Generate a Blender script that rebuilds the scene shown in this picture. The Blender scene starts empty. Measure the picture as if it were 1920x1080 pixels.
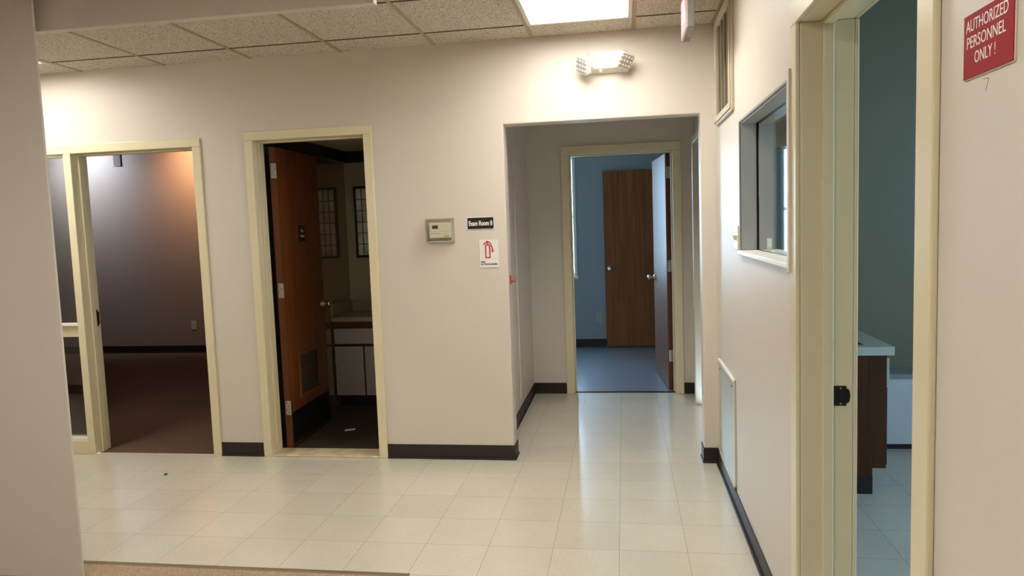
import bpy, bmesh, math, random
from mathutils import Vector, Matrix, Euler
random.seed(7)
SC = bpy.context.scene
COL = SC.collection

# ------------------------------------------------------------------ materials
def srgb(r, g, b):
    def f(c):
        c /= 255.0
        return c / 12.92 if c <= 0.04045 else ((c + 0.055) / 1.055) ** 2.4
    return (f(r), f(g), f(b), 1.0)

def new_mat(name):
    m = bpy.data.materials.new(name); m.use_nodes = True
    nt = m.node_tree
    return m, nt, nt.nodes, nt.links, nt.nodes['Principled BSDF']

def mat(name, col, rough=0.5, metal=0.0, var=0.06, scale=6.0, bump=0.0, bscale=200.0, spec=0.5, stretch=None):
    """plain surface with a little procedural mottling and optional fine bump"""
    m, nt, N, L, P = new_mat(name)
    tc = N.new('ShaderNodeTexCoord')
    src = tc.outputs['Object']
    if stretch:
        mp = N.new('ShaderNodeMapping'); mp.inputs['Scale'].default_value = stretch
        L.new(src, mp.inputs['Vector']); src = mp.outputs['Vector']
    nz = N.new('ShaderNodeTexNoise'); nz.inputs['Scale'].default_value = scale; nz.inputs['Detail'].default_value = 5
    L.new(src, nz.inputs['Vector'])
    rp = N.new('ShaderNodeValToRGB')
    rp.color_ramp.elements[0].position = 0.3; rp.color_ramp.elements[1].position = 0.7
    rp.color_ramp.elements[0].color = tuple(c * (1 - var) for c in col[:3]) + (1,)
    rp.color_ramp.elements[1].color = tuple(min(1, c * (1 + var)) for c in col[:3]) + (1,)
    L.new(nz.outputs['Fac'], rp.inputs['Fac']); L.new(rp.outputs['Color'], P.inputs['Base Color'])
    P.inputs['Roughness'].default_value = rough; P.inputs['Metallic'].default_value = metal
    P.inputs['Specular IOR Level'].default_value = spec
    if bump:
        n2 = N.new('ShaderNodeTexNoise'); n2.inputs['Scale'].default_value = bscale; n2.inputs['Detail'].default_value = 3
        L.new(tc.outputs['Object'], n2.inputs['Vector'])
        b = N.new('ShaderNodeBump'); b.inputs['Strength'].default_value = bump; b.inputs['Distance'].default_value = 0.002
        L.new(n2.outputs['Fac'], b.inputs['Height']); L.new(b.outputs['Normal'], P.inputs['Normal'])
    return m

def emit_mat(name, col, strength):
    m, nt, N, L, P = new_mat(name)
    P.inputs['Base Color'].default_value = (0.8, 0.8, 0.8, 1)
    P.inputs['Emission Color'].default_value = col
    P.inputs['Emission Strength'].default_value = strength
    return m

def speckle_mat(name, base, dark, light, rough, coat=0.0, tiles=False, mortar=srgb(120, 105, 85), sc=260.0):
    m, nt, N, L, P = new_mat(name)
    geo = N.new('ShaderNodeNewGeometry')
    pos = geo.outputs['Position']
    if tiles:
        br = N.new('ShaderNodeTexBrick')
        br.offset = 0.0; br.squash = 1.0
        br.inputs['Scale'].default_value = 1.0
        br.inputs['Brick Width'].default_value = 0.3048
        br.inputs['Row Height'].default_value = 0.3048
        br.inputs['Mortar Size'].default_value = 0.0011
        br.inputs['Mortar Smooth'].default_value = 0.3
        br.inputs['Color1'].default_value = base
        br.inputs['Color2'].default_value = tuple(c * 0.93 for c in base[:3]) + (1,)
        br.inputs['Mortar'].default_value = mortar
        mp = N.new('ShaderNodeMapping'); mp.inputs['Location'].default_value = (3.048, 3.048, 0)
        L.new(pos, mp.inputs['Vector']); L.new(mp.outputs['Vector'], br.inputs['Vector'])
        cur = br.outputs['Color']
    else:
        rgb = N.new('ShaderNodeRGB'); rgb.outputs[0].default_value = base; cur = rgb.outputs[0]
    def layer(cur, scale, lo, hi, colr, amount, detail=2.0):
        nz = N.new('ShaderNodeTexNoise'); nz.inputs['Scale'].default_value = scale; nz.inputs['Detail'].default_value = detail
        L.new(pos, nz.inputs['Vector'])
        rp = N.new('ShaderNodeValToRGB')
        rp.color_ramp.elements[0].position = lo; rp.color_ramp.elements[1].position = hi
        rp.color_ramp.elements[0].color = (0, 0, 0, 1); rp.color_ramp.elements[1].color = (amount, amount, amount, 1)
        L.new(nz.outputs['Fac'], rp.inputs['Fac'])
        mx = N.new('ShaderNodeMix'); mx.data_type = 'RGBA'
        L.new(rp.outputs['Color'], mx.inputs['Factor']); L.new(cur, mx.inputs[6]); mx.inputs[7].default_value = colr
        return mx.outputs[2]
    cur = layer(cur, sc * 0.7, 0.58, 0.70, dark, 0.8)
    cur = layer(cur, sc * 0.8, 0.60, 0.72, light, 0.5)
    cur = layer(cur, 3.0, 0.35, 0.75, dark, 0.14, 4.0)
    L.new(cur, P.inputs['Base Color'])
    P.inputs['Roughness'].default_value = rough
    if coat:
        P.inputs['Coat Weight'].default_value = coat; P.inputs['Coat Roughness'].default_value = 0.17
        nb = N.new('ShaderNodeTexNoise'); nb.inputs['Scale'].default_value = 9.0; nb.inputs['Detail'].default_value = 3
        L.new(pos, nb.inputs['Vector'])
        b = N.new('ShaderNodeBump'); b.inputs['Strength'].default_value = 0.03; b.inputs['Distance'].default_value = 0.01
        L.new(nb.outputs['Fac'], b.inputs['Height']); L.new(b.outputs['Normal'], P.inputs['Coat Normal'])
    return m

def carpet_mat(name, col, col2):
    m, nt, N, L, P = new_mat(name)
    geo = N.new('ShaderNodeNewGeometry')
    nz = N.new('ShaderNodeTexNoise'); nz.inputs['Scale'].default_value = 180; nz.inputs['Detail'].default_value = 4
    L.new(geo.outputs['Position'], nz.inputs['Vector'])
    rp = N.new('ShaderNodeValToRGB'); rp.color_ramp.elements[0].position = 0.35; rp.color_ramp.elements[1].position = 0.65
    rp.color_ramp.elements[0].color = col2; rp.color_ramp.elements[1].color = col
    L.new(nz.outputs['Fac'], rp.inputs['Fac']); L.new(rp.outputs['Color'], P.inputs['Base Color'])
    P.inputs['Roughness'].default_value = 0.95; P.inputs['Specular IOR Level'].default_value = 0.1
    b = N.new('ShaderNodeBump'); b.inputs['Strength'].default_value = 0.6; b.inputs['Distance'].default_value = 0.004
    L.new(nz.outputs['Fac'], b.inputs['Height']); L.new(b.outputs['Normal'], P.inputs['Normal'])
    return m

def wood_mat(name, c1, c2, rough=0.35, coat=0.0, dirn='z', sc=1.0, spec=0.5):
    m, nt, N, L, P = new_mat(name)
    tc = N.new('ShaderNodeTexCoord')
    mp = N.new('ShaderNodeMapping')
    mp.inputs['Scale'].default_value = {'z': (26 * sc, 26 * sc, 1.3 * sc), 'x': (1.3 * sc, 26 * sc, 26 * sc), 'y': (26 * sc, 1.3 * sc, 26 * sc)}[dirn]
    L.new(tc.outputs['Object'], mp.inputs['Vector'])
    nz = N.new('ShaderNodeTexNoise'); nz.inputs['Scale'].default_value = 1.0; nz.inputs['Detail'].default_value = 6; nz.inputs['Distortion'].default_value = 0.6
    L.new(mp.outputs['Vector'], nz.inputs['Vector'])
    rp = N.new('ShaderNodeValToRGB'); rp.color_ramp.elements[0].position = 0.3; rp.color_ramp.elements[1].position = 0.72
    rp.color_ramp.elements[0].color = c1; rp.color_ramp.elements[1].color = c2
    L.new(nz.outputs['Fac'], rp.inputs['Fac']); L.new(rp.outputs['Color'], P.inputs['Base Color'])
    P.inputs['Roughness'].default_value = rough
    P.inputs['Specular IOR Level'].default_value = spec
    if coat:
        P.inputs['Coat Weight'].default_value = coat; P.inputs['Coat Roughness'].default_value = 0.15
    return m

def glass_mat(name, tint=(1, 1, 1, 1), refl=0.12, rough=0.02):
    m = bpy.data.materials.new(name); m.use_nodes = True
    nt = m.node_tree; N = nt.nodes; L = nt.links
    N.clear()
    out = N.new('ShaderNodeOutputMaterial')
    tr = N.new('ShaderNodeBsdfTransparent'); tr.inputs['Color'].default_value = tint
    gl = N.new('ShaderNodeBsdfGlossy'); gl.inputs['Roughness'].default_value = rough
    lw = N.new('ShaderNodeLayerWeight'); lw.inputs['Blend'].default_value = 0.5
    fr = N.new('ShaderNodeMath'); fr.operation = 'POWER'; fr.inputs[1].default_value = 5.0
    L.new(lw.outputs['Facing'], fr.inputs[0])
    ad = N.new('ShaderNodeMath'); ad.operation = 'ADD'; ad.use_clamp = True; ad.inputs[1].default_value = refl
    nz = N.new('ShaderNodeTexNoise'); nz.inputs['Scale'].default_value = 1.5
    ml = N.new('ShaderNodeMath'); ml.operation = 'MULTIPLY'; ml.inputs[1].default_value = 0.02
    L.new(nz.outputs['Fac'], ml.inputs[0])
    a2 = N.new('ShaderNodeMath'); a2.operation = 'ADD'
    L.new(fr.outputs[0], ad.inputs[0]); L.new(ad.outputs[0], a2.inputs[0]); L.new(ml.outputs[0], a2.inputs[1])
    mx = N.new('ShaderNodeMixShader')
    L.new(a2.outputs[0], mx.inputs[0]); L.new(tr.outputs[0], mx.inputs[1]); L.new(gl.outputs[0], mx.inputs[2])
    L.new(mx.outputs[0], out.inputs['Surface'])
    return m

def ceiling_mat():
    m, nt, N, L, P = new_mat('acoustic_tile')
    geo = N.new('ShaderNodeNewGeometry')
    nz = N.new('ShaderNodeTexNoise'); nz.inputs['Scale'].default_value = 150; nz.inputs['Detail'].default_value = 3
    L.new(geo.outputs['Position'], nz.inputs['Vector'])
    rp = N.new('ShaderNodeValToRGB'); rp.color_ramp.elements[0].position = 0.36; rp.color_ramp.elements[1].position = 0.50
    rp.color_ramp.elements[0].color = srgb(146, 135, 116); rp.color_ramp.elements[1].color = srgb(216, 208, 193)
    L.new(nz.outputs['Fac'], rp.inputs['Fac']); L.new(rp.outputs['Color'], P.inputs['Base Color'])
    P.inputs['Roughness'].default_value = 0.95; P.inputs['Specular IOR Level'].default_value = 0.1
    b = N.new('ShaderNodeBump'); b.inputs['Strength'].default_value = 0.8; b.inputs['Distance'].default_value = 0.004
    L.new(nz.outputs['Fac'], b.inputs['Height']); L.new(b.outputs['Normal'], P.inputs['Normal'])
    return m

M = {}
M['wall'] = mat('hall_wall_paint', srgb(214, 205, 193), 0.42, var=0.015, scale=1.3, bump=0.10, bscale=130, spec=0.45)
M['wall_dim'] = mat('brown_room_paint', srgb(168, 148, 134), 0.55, var=0.02, scale=1.5, bump=0.08, bscale=120)
M['wall_blue'] = mat('blue_room_paint', srgb(150, 160, 168), 0.5, var=0.02, scale=1.5)
M['wall_teal'] = mat('teal_room_paint', srgb(108, 111, 90), 0.5, var=0.03, scale=1.5)
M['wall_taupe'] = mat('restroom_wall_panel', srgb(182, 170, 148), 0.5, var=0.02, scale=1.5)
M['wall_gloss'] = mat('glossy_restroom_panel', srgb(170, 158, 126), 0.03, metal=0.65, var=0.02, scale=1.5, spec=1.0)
M['trim'] = mat('cream_trim_paint', srgb(222, 211, 177), 0.32, var=0.025, scale=3.0, bump=0.05, bscale=60)
M['trim_dull'] = mat('worn_trim_paint', srgb(204, 192, 168), 0.35, var=0.03, scale=3.0)
M['floor'] = speckle_mat('vinyl_tile', srgb(223, 217, 200), srgb(158, 146, 124), srgb(236, 230, 214), 0.42, coat=1.0, tiles=True, mortar=srgb(142, 126, 100))
M['floor_exam'] = speckle_mat('vinyl_tile_exam', srgb(206, 204, 190), srgb(150, 142, 125), srgb(230, 228, 215), 0.40, coat=0.4, tiles=True, mortar=srgb(100, 95, 85))
M['floor_blue'] = speckle_mat('sheet_vinyl', srgb(136, 148, 164), srgb(112, 122, 138), srgb(158, 170, 184), 0.30, coat=0.5, sc=60)
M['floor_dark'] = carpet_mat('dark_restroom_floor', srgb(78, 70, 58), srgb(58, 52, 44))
M['carpet'] = carpet_mat('tan_carpet', srgb(190, 168, 144), srgb(150, 126, 104))
M['carpet_dark'] = carpet_mat('brown_carpet', srgb(122, 96, 82), srgb(84, 64, 54))
M['ceil'] = ceiling_mat()
M['grid'] = mat('ceiling_grid_paint', srgb(168, 150, 124), 0.5, var=0.03)
M['grid_gap'] = mat('ceiling_seam', srgb(96, 80, 62), 0.8, var=0.05)
M['lampframe'] = mat('fixture_enamel', srgb(225, 220, 205), 0.4, var=0.01)
M['diffuser'] = emit_mat('lit_diffuser', (1.0, 0.965, 0.895, 1), 17.0)
M['black'] = mat('black_rubber_base', srgb(33, 25, 22), 0.5, var=0.12, scale=12)
M['blackplastic'] = mat('black_plastic', srgb(22, 20, 20), 0.35, var=0.05)
M['white'] = mat('white_plastic', srgb(236, 234, 222), 0.38, var=0.01)
M['cream'] = mat('cream_plastic', srgb(226, 220, 190), 0.38, var=0.01)
M['greyplastic'] = mat('grey_plastic', srgb(176, 172, 160), 0.3, var=0.03)
M['clear'] = glass_mat('clear_guard', (0.95, 0.945, 0.92, 1), 0.01)
M['glass'] = glass_mat('window_glass', (0.93, 0.95, 0.94, 1), 0.02)
M['glass_side'] = glass_mat('sidelight_glass', (0.88, 0.88, 0.86, 1), 0.05)
M['glass_slide'] = glass_mat('sliding_glass', (0.86, 0.92, 0.92, 1), 0.03)
M['lcd'] = mat('lcd', srgb(78, 80, 52), 0.2, var=0.05)
M['ink'] = mat('dark_ink', srgb(60, 58, 55), 0.5)
M['letter'] = mat('white_lettering', srgb(240, 236, 226), 0.4)
M['signred'] = mat('red_sign', srgb(156, 28, 40), 0.6, var=0.04, spec=0.15)
M['symbolred'] = mat('red_symbol', srgb(190, 38, 52), 0.4)
M['signwhite'] = mat('white_sign', srgb(232, 230, 226), 0.32, var=0.01)
M['signedge'] = mat('pale_sign_edge', srgb(225, 205, 195), 0.4)
M['exitface'] = emit_mat('exit_face', (1.0, 0.22, 0.26, 1), 0.30)
M['exitface'].node_tree.nodes['Principled BSDF'].inputs['Base Color'].default_value = srgb(206, 138, 140)
M['exitred'] = emit_mat('exit_letters', (1.0, 0.03, 0.05, 1), 10.0)
M['exitgrey'] = mat('exit_housing', srgb(150, 146, 142), 0.5, var=0.01)
M['green'] = emit_mat('green_led', (0.1, 1.0, 0.45, 1), 6.0)
M['reflector'] = mat('lamp_reflector', srgb(172, 168, 160), 0.35, metal=0.0, var=0.15, scale=120)
M['steel'] = mat('hinge_steel', srgb(190, 186, 178), 0.3, metal=0.85, var=0.08, scale=60)
M['chrome'] = mat('knob_chrome', srgb(220, 212, 200), 0.12, metal=1.0, var=0.03)
M['bronze'] = mat('dark_bronze', srgb(52, 44, 36), 0.35, metal=0.6, var=0.1, scale=40)
M['panelgrey'] = mat('galvanised_panel', srgb(186, 190, 180), 0.36, metal=0.25, var=0.06, scale=14, bump=0.1, bscale=80, stretch=(1, 3, 0.6))
M['grille'] = mat('beige_grille', srgb(150, 138, 112), 0.45, var=0.04)
M['grille_shade'] = mat('olive_gap_shade', srgb(84, 76, 58), 0.8, var=0.06)
M['reveal'] = mat('grey_reveal_paint', srgb(158, 156, 148), 0.4, var=0.02)
M['speakergrey'] = mat('dull_speaker_cloth', srgb(128, 114, 106), 0.8)
M['pencil'] = mat('pencil_grey', srgb(138, 122, 110), 0.7)
M['void'] = mat('duct_dark', srgb(40, 36, 30), 0.9, var=0.1)
M['door_oak'] = wood_mat('orange_oak_door', srgb(92, 46, 14), srgb(124, 66, 22), 0.42, coat=0.1)
M['door_brown'] = wood_mat('brown_veneer_door', srgb(120, 70, 36), srgb(154, 96, 52), 0.5, coat=0.0, spec=0.3)
M['door_edge'] = wood_mat('red_brown_edge', srgb(84, 42, 18), srgb(108, 56, 24), 0.5)
M['door_gloss'] = wood_mat('lacquered_door', srgb(104, 74, 60), srgb(128, 92, 76), 0.42, coat=0.12, spec=0.25)
M['door_gloss'].node_tree.nodes['Principled BSDF'].inputs['Coat Roughness'].default_value = 0.34
M['walnut'] = wood_mat('walnut_cabinet', srgb(56, 33, 16), srgb(82, 50, 26), 0.55, spec=0.2)
M['darkwood'] = wood_mat('dark_wood_strip', srgb(74, 34, 18), srgb(96, 48, 26), 0.5, dirn='x')
M['laminate'] = mat('grey_laminate', srgb(176, 168, 158), 0.4, var=0.02)
M['counter'] = mat('beige_counter', srgb(162, 152, 126), 0.35, var=0.04, scale=40)
M['counter_exam'] = mat('grey_counter', srgb(176, 182, 172), 0.35, var=0.04, scale=40)
M['benchwhite'] = mat('white_bench_panel', srgb(206, 212, 216), 0.4, var=0.02)
M['benchgrey'] = mat('grey_bench_top', srgb(140, 145, 145), 0.5, var=0.05)
M['louver'] = mat('tan_louver', srgb(66, 54, 40), 0.5, var=0.06)
M['leaded'] = mat('leaded_pane', srgb(226, 226, 220), 0.15, var=0.30, scale=9)
M['frame_dark'] = mat('dark_frame', srgb(38, 28, 22), 0.4, var=0.1)
M['marble'] = mat('marble_saddle', srgb(206, 190, 158), 0.35, var=0.22, scale=14)
M['metalstrip'] = mat('floor_strip_metal', srgb(138, 120, 92), 0.4, metal=0.3, var=0.06)
M['blind'] = mat('blind_slat', srgb(232, 232, 226), 0.5, var=0.01)
M['paper'] = mat('paper', srgb(225, 222, 212), 0.7, var=0.03)
M['redhook'] = mat('red_bracket', srgb(170, 45, 40), 0.4, var=0.05)
M['sink'] = mat('sink_steel', srgb(90, 92, 92), 0.3, metal=0.8, var=0.06)

# ------------------------------------------------------------------ mesh helpers
class MB:
    def __init__(s):
        s.bm = bmesh.new()
    def box(s, x0, x1, y0, y1, z0, z1):
        if x0 > x1: x0, x1 = x1, x0
        if y0 > y1: y0, y1 = y1, y0
        if z0 > z1: z0, z1 = z1, z0
        v = [s.bm.verts.new(p) for p in ((x0, y0, z0), (x1, y0, z0), (x1, y1, z0), (x0, y1, z0), (x0, y0, z1), (x1, y0, z1), (x1, y1, z1), (x0, y1, z1))]
        for f in ((3, 2, 1, 0), (4, 5, 6, 7), (0, 1, 5, 4), (1, 2, 6, 5), (2, 3, 7, 6), (3, 0, 4, 7)):
            s.bm.faces.new([v[i] for i in f])
        return s
    def hexa(s, pts):
        v = [s.bm.verts.new(p) for p in pts]
        for f in ((3, 2, 1, 0), (4, 5, 6, 7), (0, 1, 5, 4), (1, 2, 6, 5), (2, 3, 7, 6), (3, 0, 4, 7)):
            s.bm.faces.new([v[i] for i in f])
        return s
    def prism(s, outline, fn, d0, d1):
        """outline: 2-D points; fn(a, b, d) -> 3-D point; extruded from d0 to d1"""
        a = [s.bm.verts.new(fn(p[0], p[1], d0)) for p in outline]
        b = [s.bm.verts.new(fn(p[0], p[1], d1)) for p in outline]
        n = len(outline)
        s.bm.faces.new(a[::-1]); s.bm.faces.new(b)
        for i in range(n):
            s.bm.faces.new((a[i], a[(i + 1) % n], b[(i + 1) % n], b[i]))
        return s
    def lathe(s, prof, origin, axis, seg=24):
        """profile of (radius, distance along axis)"""
        axis = Vector(axis).normalized(); o = Vector(origin)
        u = axis.orthogonal().normalized(); w = axis.cross(u)
        rings = []
        for r, d in prof:
            c = o + axis * d
            rings.append([s.bm.verts.new(c + (u * math.cos(2 * math.pi * k / seg) + w * math.sin(2 * math.pi * k / seg)) * max(r, 1e-5)) for k in range(seg)])
        for i in range(len(rings) - 1):
            for k in range(seg):
                s.bm.faces.new((rings[i][k], rings[i][(k + 1) % seg], rings[i + 1][(k + 1) % seg], rings[i + 1][k]))
        s.bm.faces.new(rings[0][::-1]); s.bm.faces.new(rings[-1])
        return s
    def tube(s, pts, r, seg=10):
        pts = [Vector(p) for p in pts]; rings = []
        for i, p in enumerate(pts):
            t = (pts[min(i + 1, len(pts) - 1)] - pts[max(i - 1, 0)]).normalized()
            u = t.orthogonal().normalized() if i == 0 else (pu - t * pu.dot(t)).normalized()
            pu = u; w = t.cross(u)
            rings.append([s.bm.verts.new(p + (u * math.cos(2 * math.pi * k / seg) + w * math.sin(2 * math.pi * k / seg)) * r) for k in range(seg)])
        for i in range(len(rings) - 1):
            for k in range(seg):
                s.bm.faces.new((rings[i][k], rings[i][(k + 1) % seg], rings[i + 1][(k + 1) % seg], rings[i + 1][k]))
        s.bm.faces.new(rings[0][::-1]); s.bm.faces.new(rings[-1])
        return s
    def build(s, name, m, parent=None, bevel=0.0, seg=2, smooth=False, label=None):
        bmesh.ops.recalc_face_normals(s.bm, faces=s.bm.faces[:])
        if parent is not None:
            off = Vector(root_loc(parent))
            bmesh.ops.translate(s.bm, verts=s.bm.verts[:], vec=-off)
        me = bpy.data.meshes.new(name); s.bm.to_mesh(me); s.bm.free()
        me.materials.append(m if not isinstance(m, str) else M[m])
        if smooth:
            for p in me.polygons: p.use_smooth = True
        o = bpy.data.objects.new(name, me); COL.objects.link(o)
        if parent is not None: o.parent = parent
        if bevel:
            b = o.modifiers.new('edge', 'BEVEL'); b.width = bevel; b.segments = seg; b.limit_method = 'ANGLE'; b.angle_limit = math.radians(40)
        if label: o['label'] = label
        return o

def root_loc(o):
    v = Vector((0, 0, 0))
    while o is not None:
        v += o.location; o = o.parent
    return v

def tag(o, label, cat, group=None, kind=None):
    o['label'] = label; o['category'] = cat
    if group: o['group'] = group
    if kind: o['kind'] = kind
    return o

def thing(name, label, cat, loc, group=None, kind=None):
    o = bpy.data.objects.new(name, None); o.empty_display_size = 0.05
    COL.objects.link(o); o.location = loc
    return tag(o, label, cat, group, kind)

def struct(mb, name, m, label, cat, bevel=0.0):
    return tag(mb.build(name, m, bevel=bevel), label, cat, kind='structure')

def wall(axis, f0, f1, s0, s1, z0, z1, holes=()):
    """solid wall between f0 and f1 across its normal axis, spanning s0..s1, with rectangular holes (s0,s1,z0,z1)"""
    mb = MB(); bm = mb.bm
    ss = sorted({s0, s1, *[h[0] for h in holes], *[h[1] for h in holes]}); ss = [a for a in ss if s0 <= a <= s1]
    zz = sorted({z0, z1, *[h[2] for h in holes], *[h[3] for h in holes]}); zz = [a for a in zz if z0 <= a <= z1]
    P = (lambda s, d, z: (s, d, z)) if axis == 'y' else (lambda s, d, z: (d, s, z))
    def solid(i, j):
        if i < 0 or j < 0 or i >= len(ss) - 1 or j >= len(zz) - 1: return False
        cs = (ss[i] + ss[i + 1]) / 2; cz = (zz[j] + zz[j + 1]) / 2
        return not any(h[0] < cs < h[1] and h[2] < cz < h[3] for h in holes)
    def quad(*p):
        bm.faces.new([bm.verts.new(q) for q in p])
    for i in range(len(ss) - 1):
        for j in range(len(zz) - 1):
            if not solid(i, j): continue
            a, b, c, d = ss[i], ss[i + 1], zz[j], zz[j + 1]
            quad(P(a, f0, c), P(b, f0, c), P(b, f0, d), P(a, f0, d))
            quad(P(a, f1, c), P(b, f1, c), P(b, f1, d), P(a, f1, d))
            if not solid(i - 1, j): quad(P(a, f0, c), P(a, f1, c), P(a, f1, d), P(a, f0, d))
            if not solid(i + 1, j): quad(P(b, f0, c), P(b, f1, c), P(b, f1, d), P(b, f0, d))
            if not solid(i, j - 1): quad(P(a, f0, c), P(b, f0, c), P(b, f1, c), P(a, f1, c))
            if not solid(i, j + 1): quad(P(a, f0, d), P(b, f0, d), P(b, f1, d), P(a, f1, d))
    bmesh.ops.remove_doubles(bm, verts=bm.verts[:], dist=1e-5)
    return mb

def text_mesh(name, body, m, parent, origin, ux, uz, width=None, height=None, align='CENTER', thick=0.0008, bold=0.0, label=None, xs=1.0):
    """lettering laid out from origin along ux (reading direction) and uz (up)"""
    cu = bpy.data.curves.new(name, 'FONT'); cu.body = body; cu.align_x = align; cu.align_y = 'CENTER'
    cu.extrude = 0.5; cu.offset = bold; cu.resolution_u = 4
    t = bpy.data.objects.new('tmp_text', cu); COL.objects.link(t)
    dg = bpy.context.evaluated_depsgraph_get(); dg.update()
    me = bpy.data.meshes.new_from_object(t.evaluated_get(dg))
    bpy.data.objects.remove(t); bpy.data.curves.remove(cu)
    xsv = [v.co.x for v in me.vertices]; ysv = [v.co.y for v in me.vertices]
    w = max(xsv) - min(xsv); h = max(ysv) - min(ysv)
    kx = width / w if width else None; ky = height / h if height else None
    if kx is None: kx = ky * xs
    if ky is None: ky = kx
    cx = (max(xsv) + min(xsv)) / 2; cy = (max(ysv) + min(ysv)) / 2
    ux = Vector(ux).normalized(); uz = Vector(uz).normalized(); n = ux.cross(uz)
    off = root_loc(parent)
    o3 = Vector(origin) - off
    for v in me.vertices:
        a = (v.co.x - cx) * kx if align == 'CENTER' else (v.co.x - min(xsv)) * kx
        b = (v.co.y - cy) * ky
        v.co = o3 + ux * a + uz * b + n * ((v.co.z + 0.5) * thick)
    me.name = name; me.materials.clear(); me.materials.append(M[m])
    o = bpy.data.objects.new(name, me); COL.objects.link(o); o.parent = parent
    if label: o['label'] = label
    return o

# ------------------------------------------------------------------ levels
ZC = 2.633
YB = 0.03          # face of the back wall
BT = 0.13          # its thickness
XR = 0.598         # face of the right wall
XR2 = 0.757
ZT = 2.85

# ------------------------------------------------------------------ floors
def slab(x0, x1, y0, y1, z0, z1): return MB().box(x0, x1, y0, y1, z0, z1)
tile = MB()
tile.box(-9, XR, -1.53, YB, -0.1, 0)
tile.box(-0.91, XR, -7, -1.53, -0.1, 0)
tile.box(-3.655, -2.755, YB, 0.06, -0.1, 0)
tile.box(-0.765, 0.70, YB, 1.90, -0.1, 0)
tag(tile.build('floor', 'floor'), 'cream speckled vinyl tile floor of the hallway', 'floor', kind='structure')
struct(slab(-7, -0.91, -7, -1.53, -0.1, 0.002), 'floor', 'carpet', 'tan carpet in front of the metal floor strip', 'floor')
c = MB(); c.box(-8.2, -2.47, YB + BT, 4.2, -0.1, 0.0); c.box(-3.655, -2.755, 0.06, YB + BT, -0.1, 0.001)
struct(c, 'floor', 'carpet_dark', 'dark brown carpet of the dim room behind the leftmost doorway', 'floor')
c = MB(); c.box(-2.44, -1.42, YB + BT, 1.9, -0.1, 0.0)
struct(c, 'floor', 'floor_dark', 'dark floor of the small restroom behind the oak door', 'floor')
struct(slab(-2.4, 1.2, 1.90, 4.4, -0.1, 0.0), 'floor', 'floor_blue', 'bluish sheet vinyl floor of the far room at the corridor end', 'floor')
struct(slab(XR, 4.1, -6, 0.6, -0.1, 0.0).box(0.70, 0.9, 0.6, 0.62, -0.1, -0.02), 'floor', 'floor_exam', 'pale tile floor of the teal exam room on the right', 'floor')

# ------------------------------------------------------------------ walls
struct(wall('y', YB, YB + BT, -9, XR2, 0, ZT, [(-4.27, -2.735, 0, 2.11), (-2.348, -1.553, 0, 2.13), (-0.67, 0.515, 0, 2.123)]),
       'wall_back', 'wall', 'pinkish beige hallway wall with three openings facing the viewer', 'wall', bevel=0.006)
wr = struct(wall('x', XR, XR2, -6.9, YB, 0, ZT, [(-1.99, -0.9, 1.335, 1.94), (-3.02, -2.043, 0, 2.11)]),
       'wall_right', 'wall', 'pinkish beige wall on the right with pass-through window and open doorway', 'wall', bevel=0.004)
mk = MB()
for (y0, z0, y1, z1) in ((-3.224, 1.6985, -3.242, 1.6965), (-3.242, 1.6965, -3.232, 1.679)):
    d = Vector((0, y1 - y0, z1 - z0)); n = Vector((0, -d.z, d.y)).normalized() * 0.0005
    a, b = Vector((XR, y0, z0)), Vector((XR, y1, z1))
    pts = []
    for xx in (XR + 0.001, XR - 0.0004):
        for q in (a - n, b - n, b + n, a + n): pts.append((xx, q.y, q.z))
    mk.hexa(pts)
mk.build('scratch_mark', 'pencil', wr, label='thin pencil scratch under the red sign')
wl = [(-7, -1.685), (-2.363, -1.685), (-2.358, -1.682), (-2.358, -1.679), (-2.407, -1.635), (-7, -1.635)]
struct(MB().prism(wl, lambda a, b, d: (a, b, d), 0, ZT), 'wall_left', 'wall', 'beige wall end standing at the left edge before the hallway', 'wall')
struct(MB().box(-2.60, -0.91, -1.607, -1.565, 2.40, ZT), 'trim_1', 'wall', 'beige drop header spanning the top left above the carpet edge', 'header', bevel=0.003)
# corridor
struct(MB().box(-0.885, -0.765, YB + BT, 1.86, 0, ZT).box(-0.7645, -0.758, 1.02, 1.045, 0.16, 2.3), 'wall_left', 'wall', 'shadowed left wall of the short corridor with a thin vertical batten', 'wall')
struct(wall('x', 0.66, XR2 + 0.03, YB + BT, 1.86, 0, ZT, [(0.62, 1.47, 0, 2.09)]), 'wall_right', 'wall', 'shadowed right wall of the short corridor beside the far door', 'wall')
struct(MB().box(XR2 + 0.03, 1.3, 0.62, 1.52, 0, ZT), 'door_9', 'door_brown', 'brown side door recessed in the right corridor wall', 'door')
struct(wall('y', 1.86, 1.99, -2.5, 1.3, 0, ZT, [(-0.42, 0.49, 0, 2.105)]), 'wall_back', 'wall', 'beige wall closing the corridor around the cream door frame', 'wall')
# far room
struct(wall('y', 4.28, 4.40, -2.4, 1.2, 0, ZT, [(-1.65, -0.535, 0.86, 2.30)]), 'wall_back', 'wall_blue', 'blue-grey far wall of the room at the corridor end', 'wall')
struct(MB().box(-2.5, -2.4, 1.99, 4.4, 0, ZT), 'wall_left', 'wall_blue', 'blue-grey left wall of the far room', 'wall')
struct(MB().box(1.2, 1.3, 1.99, 4.4, 0, ZT), 'wall_right', 'wall_blue', 'blue-grey right wall of the far room', 'wall')
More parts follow.
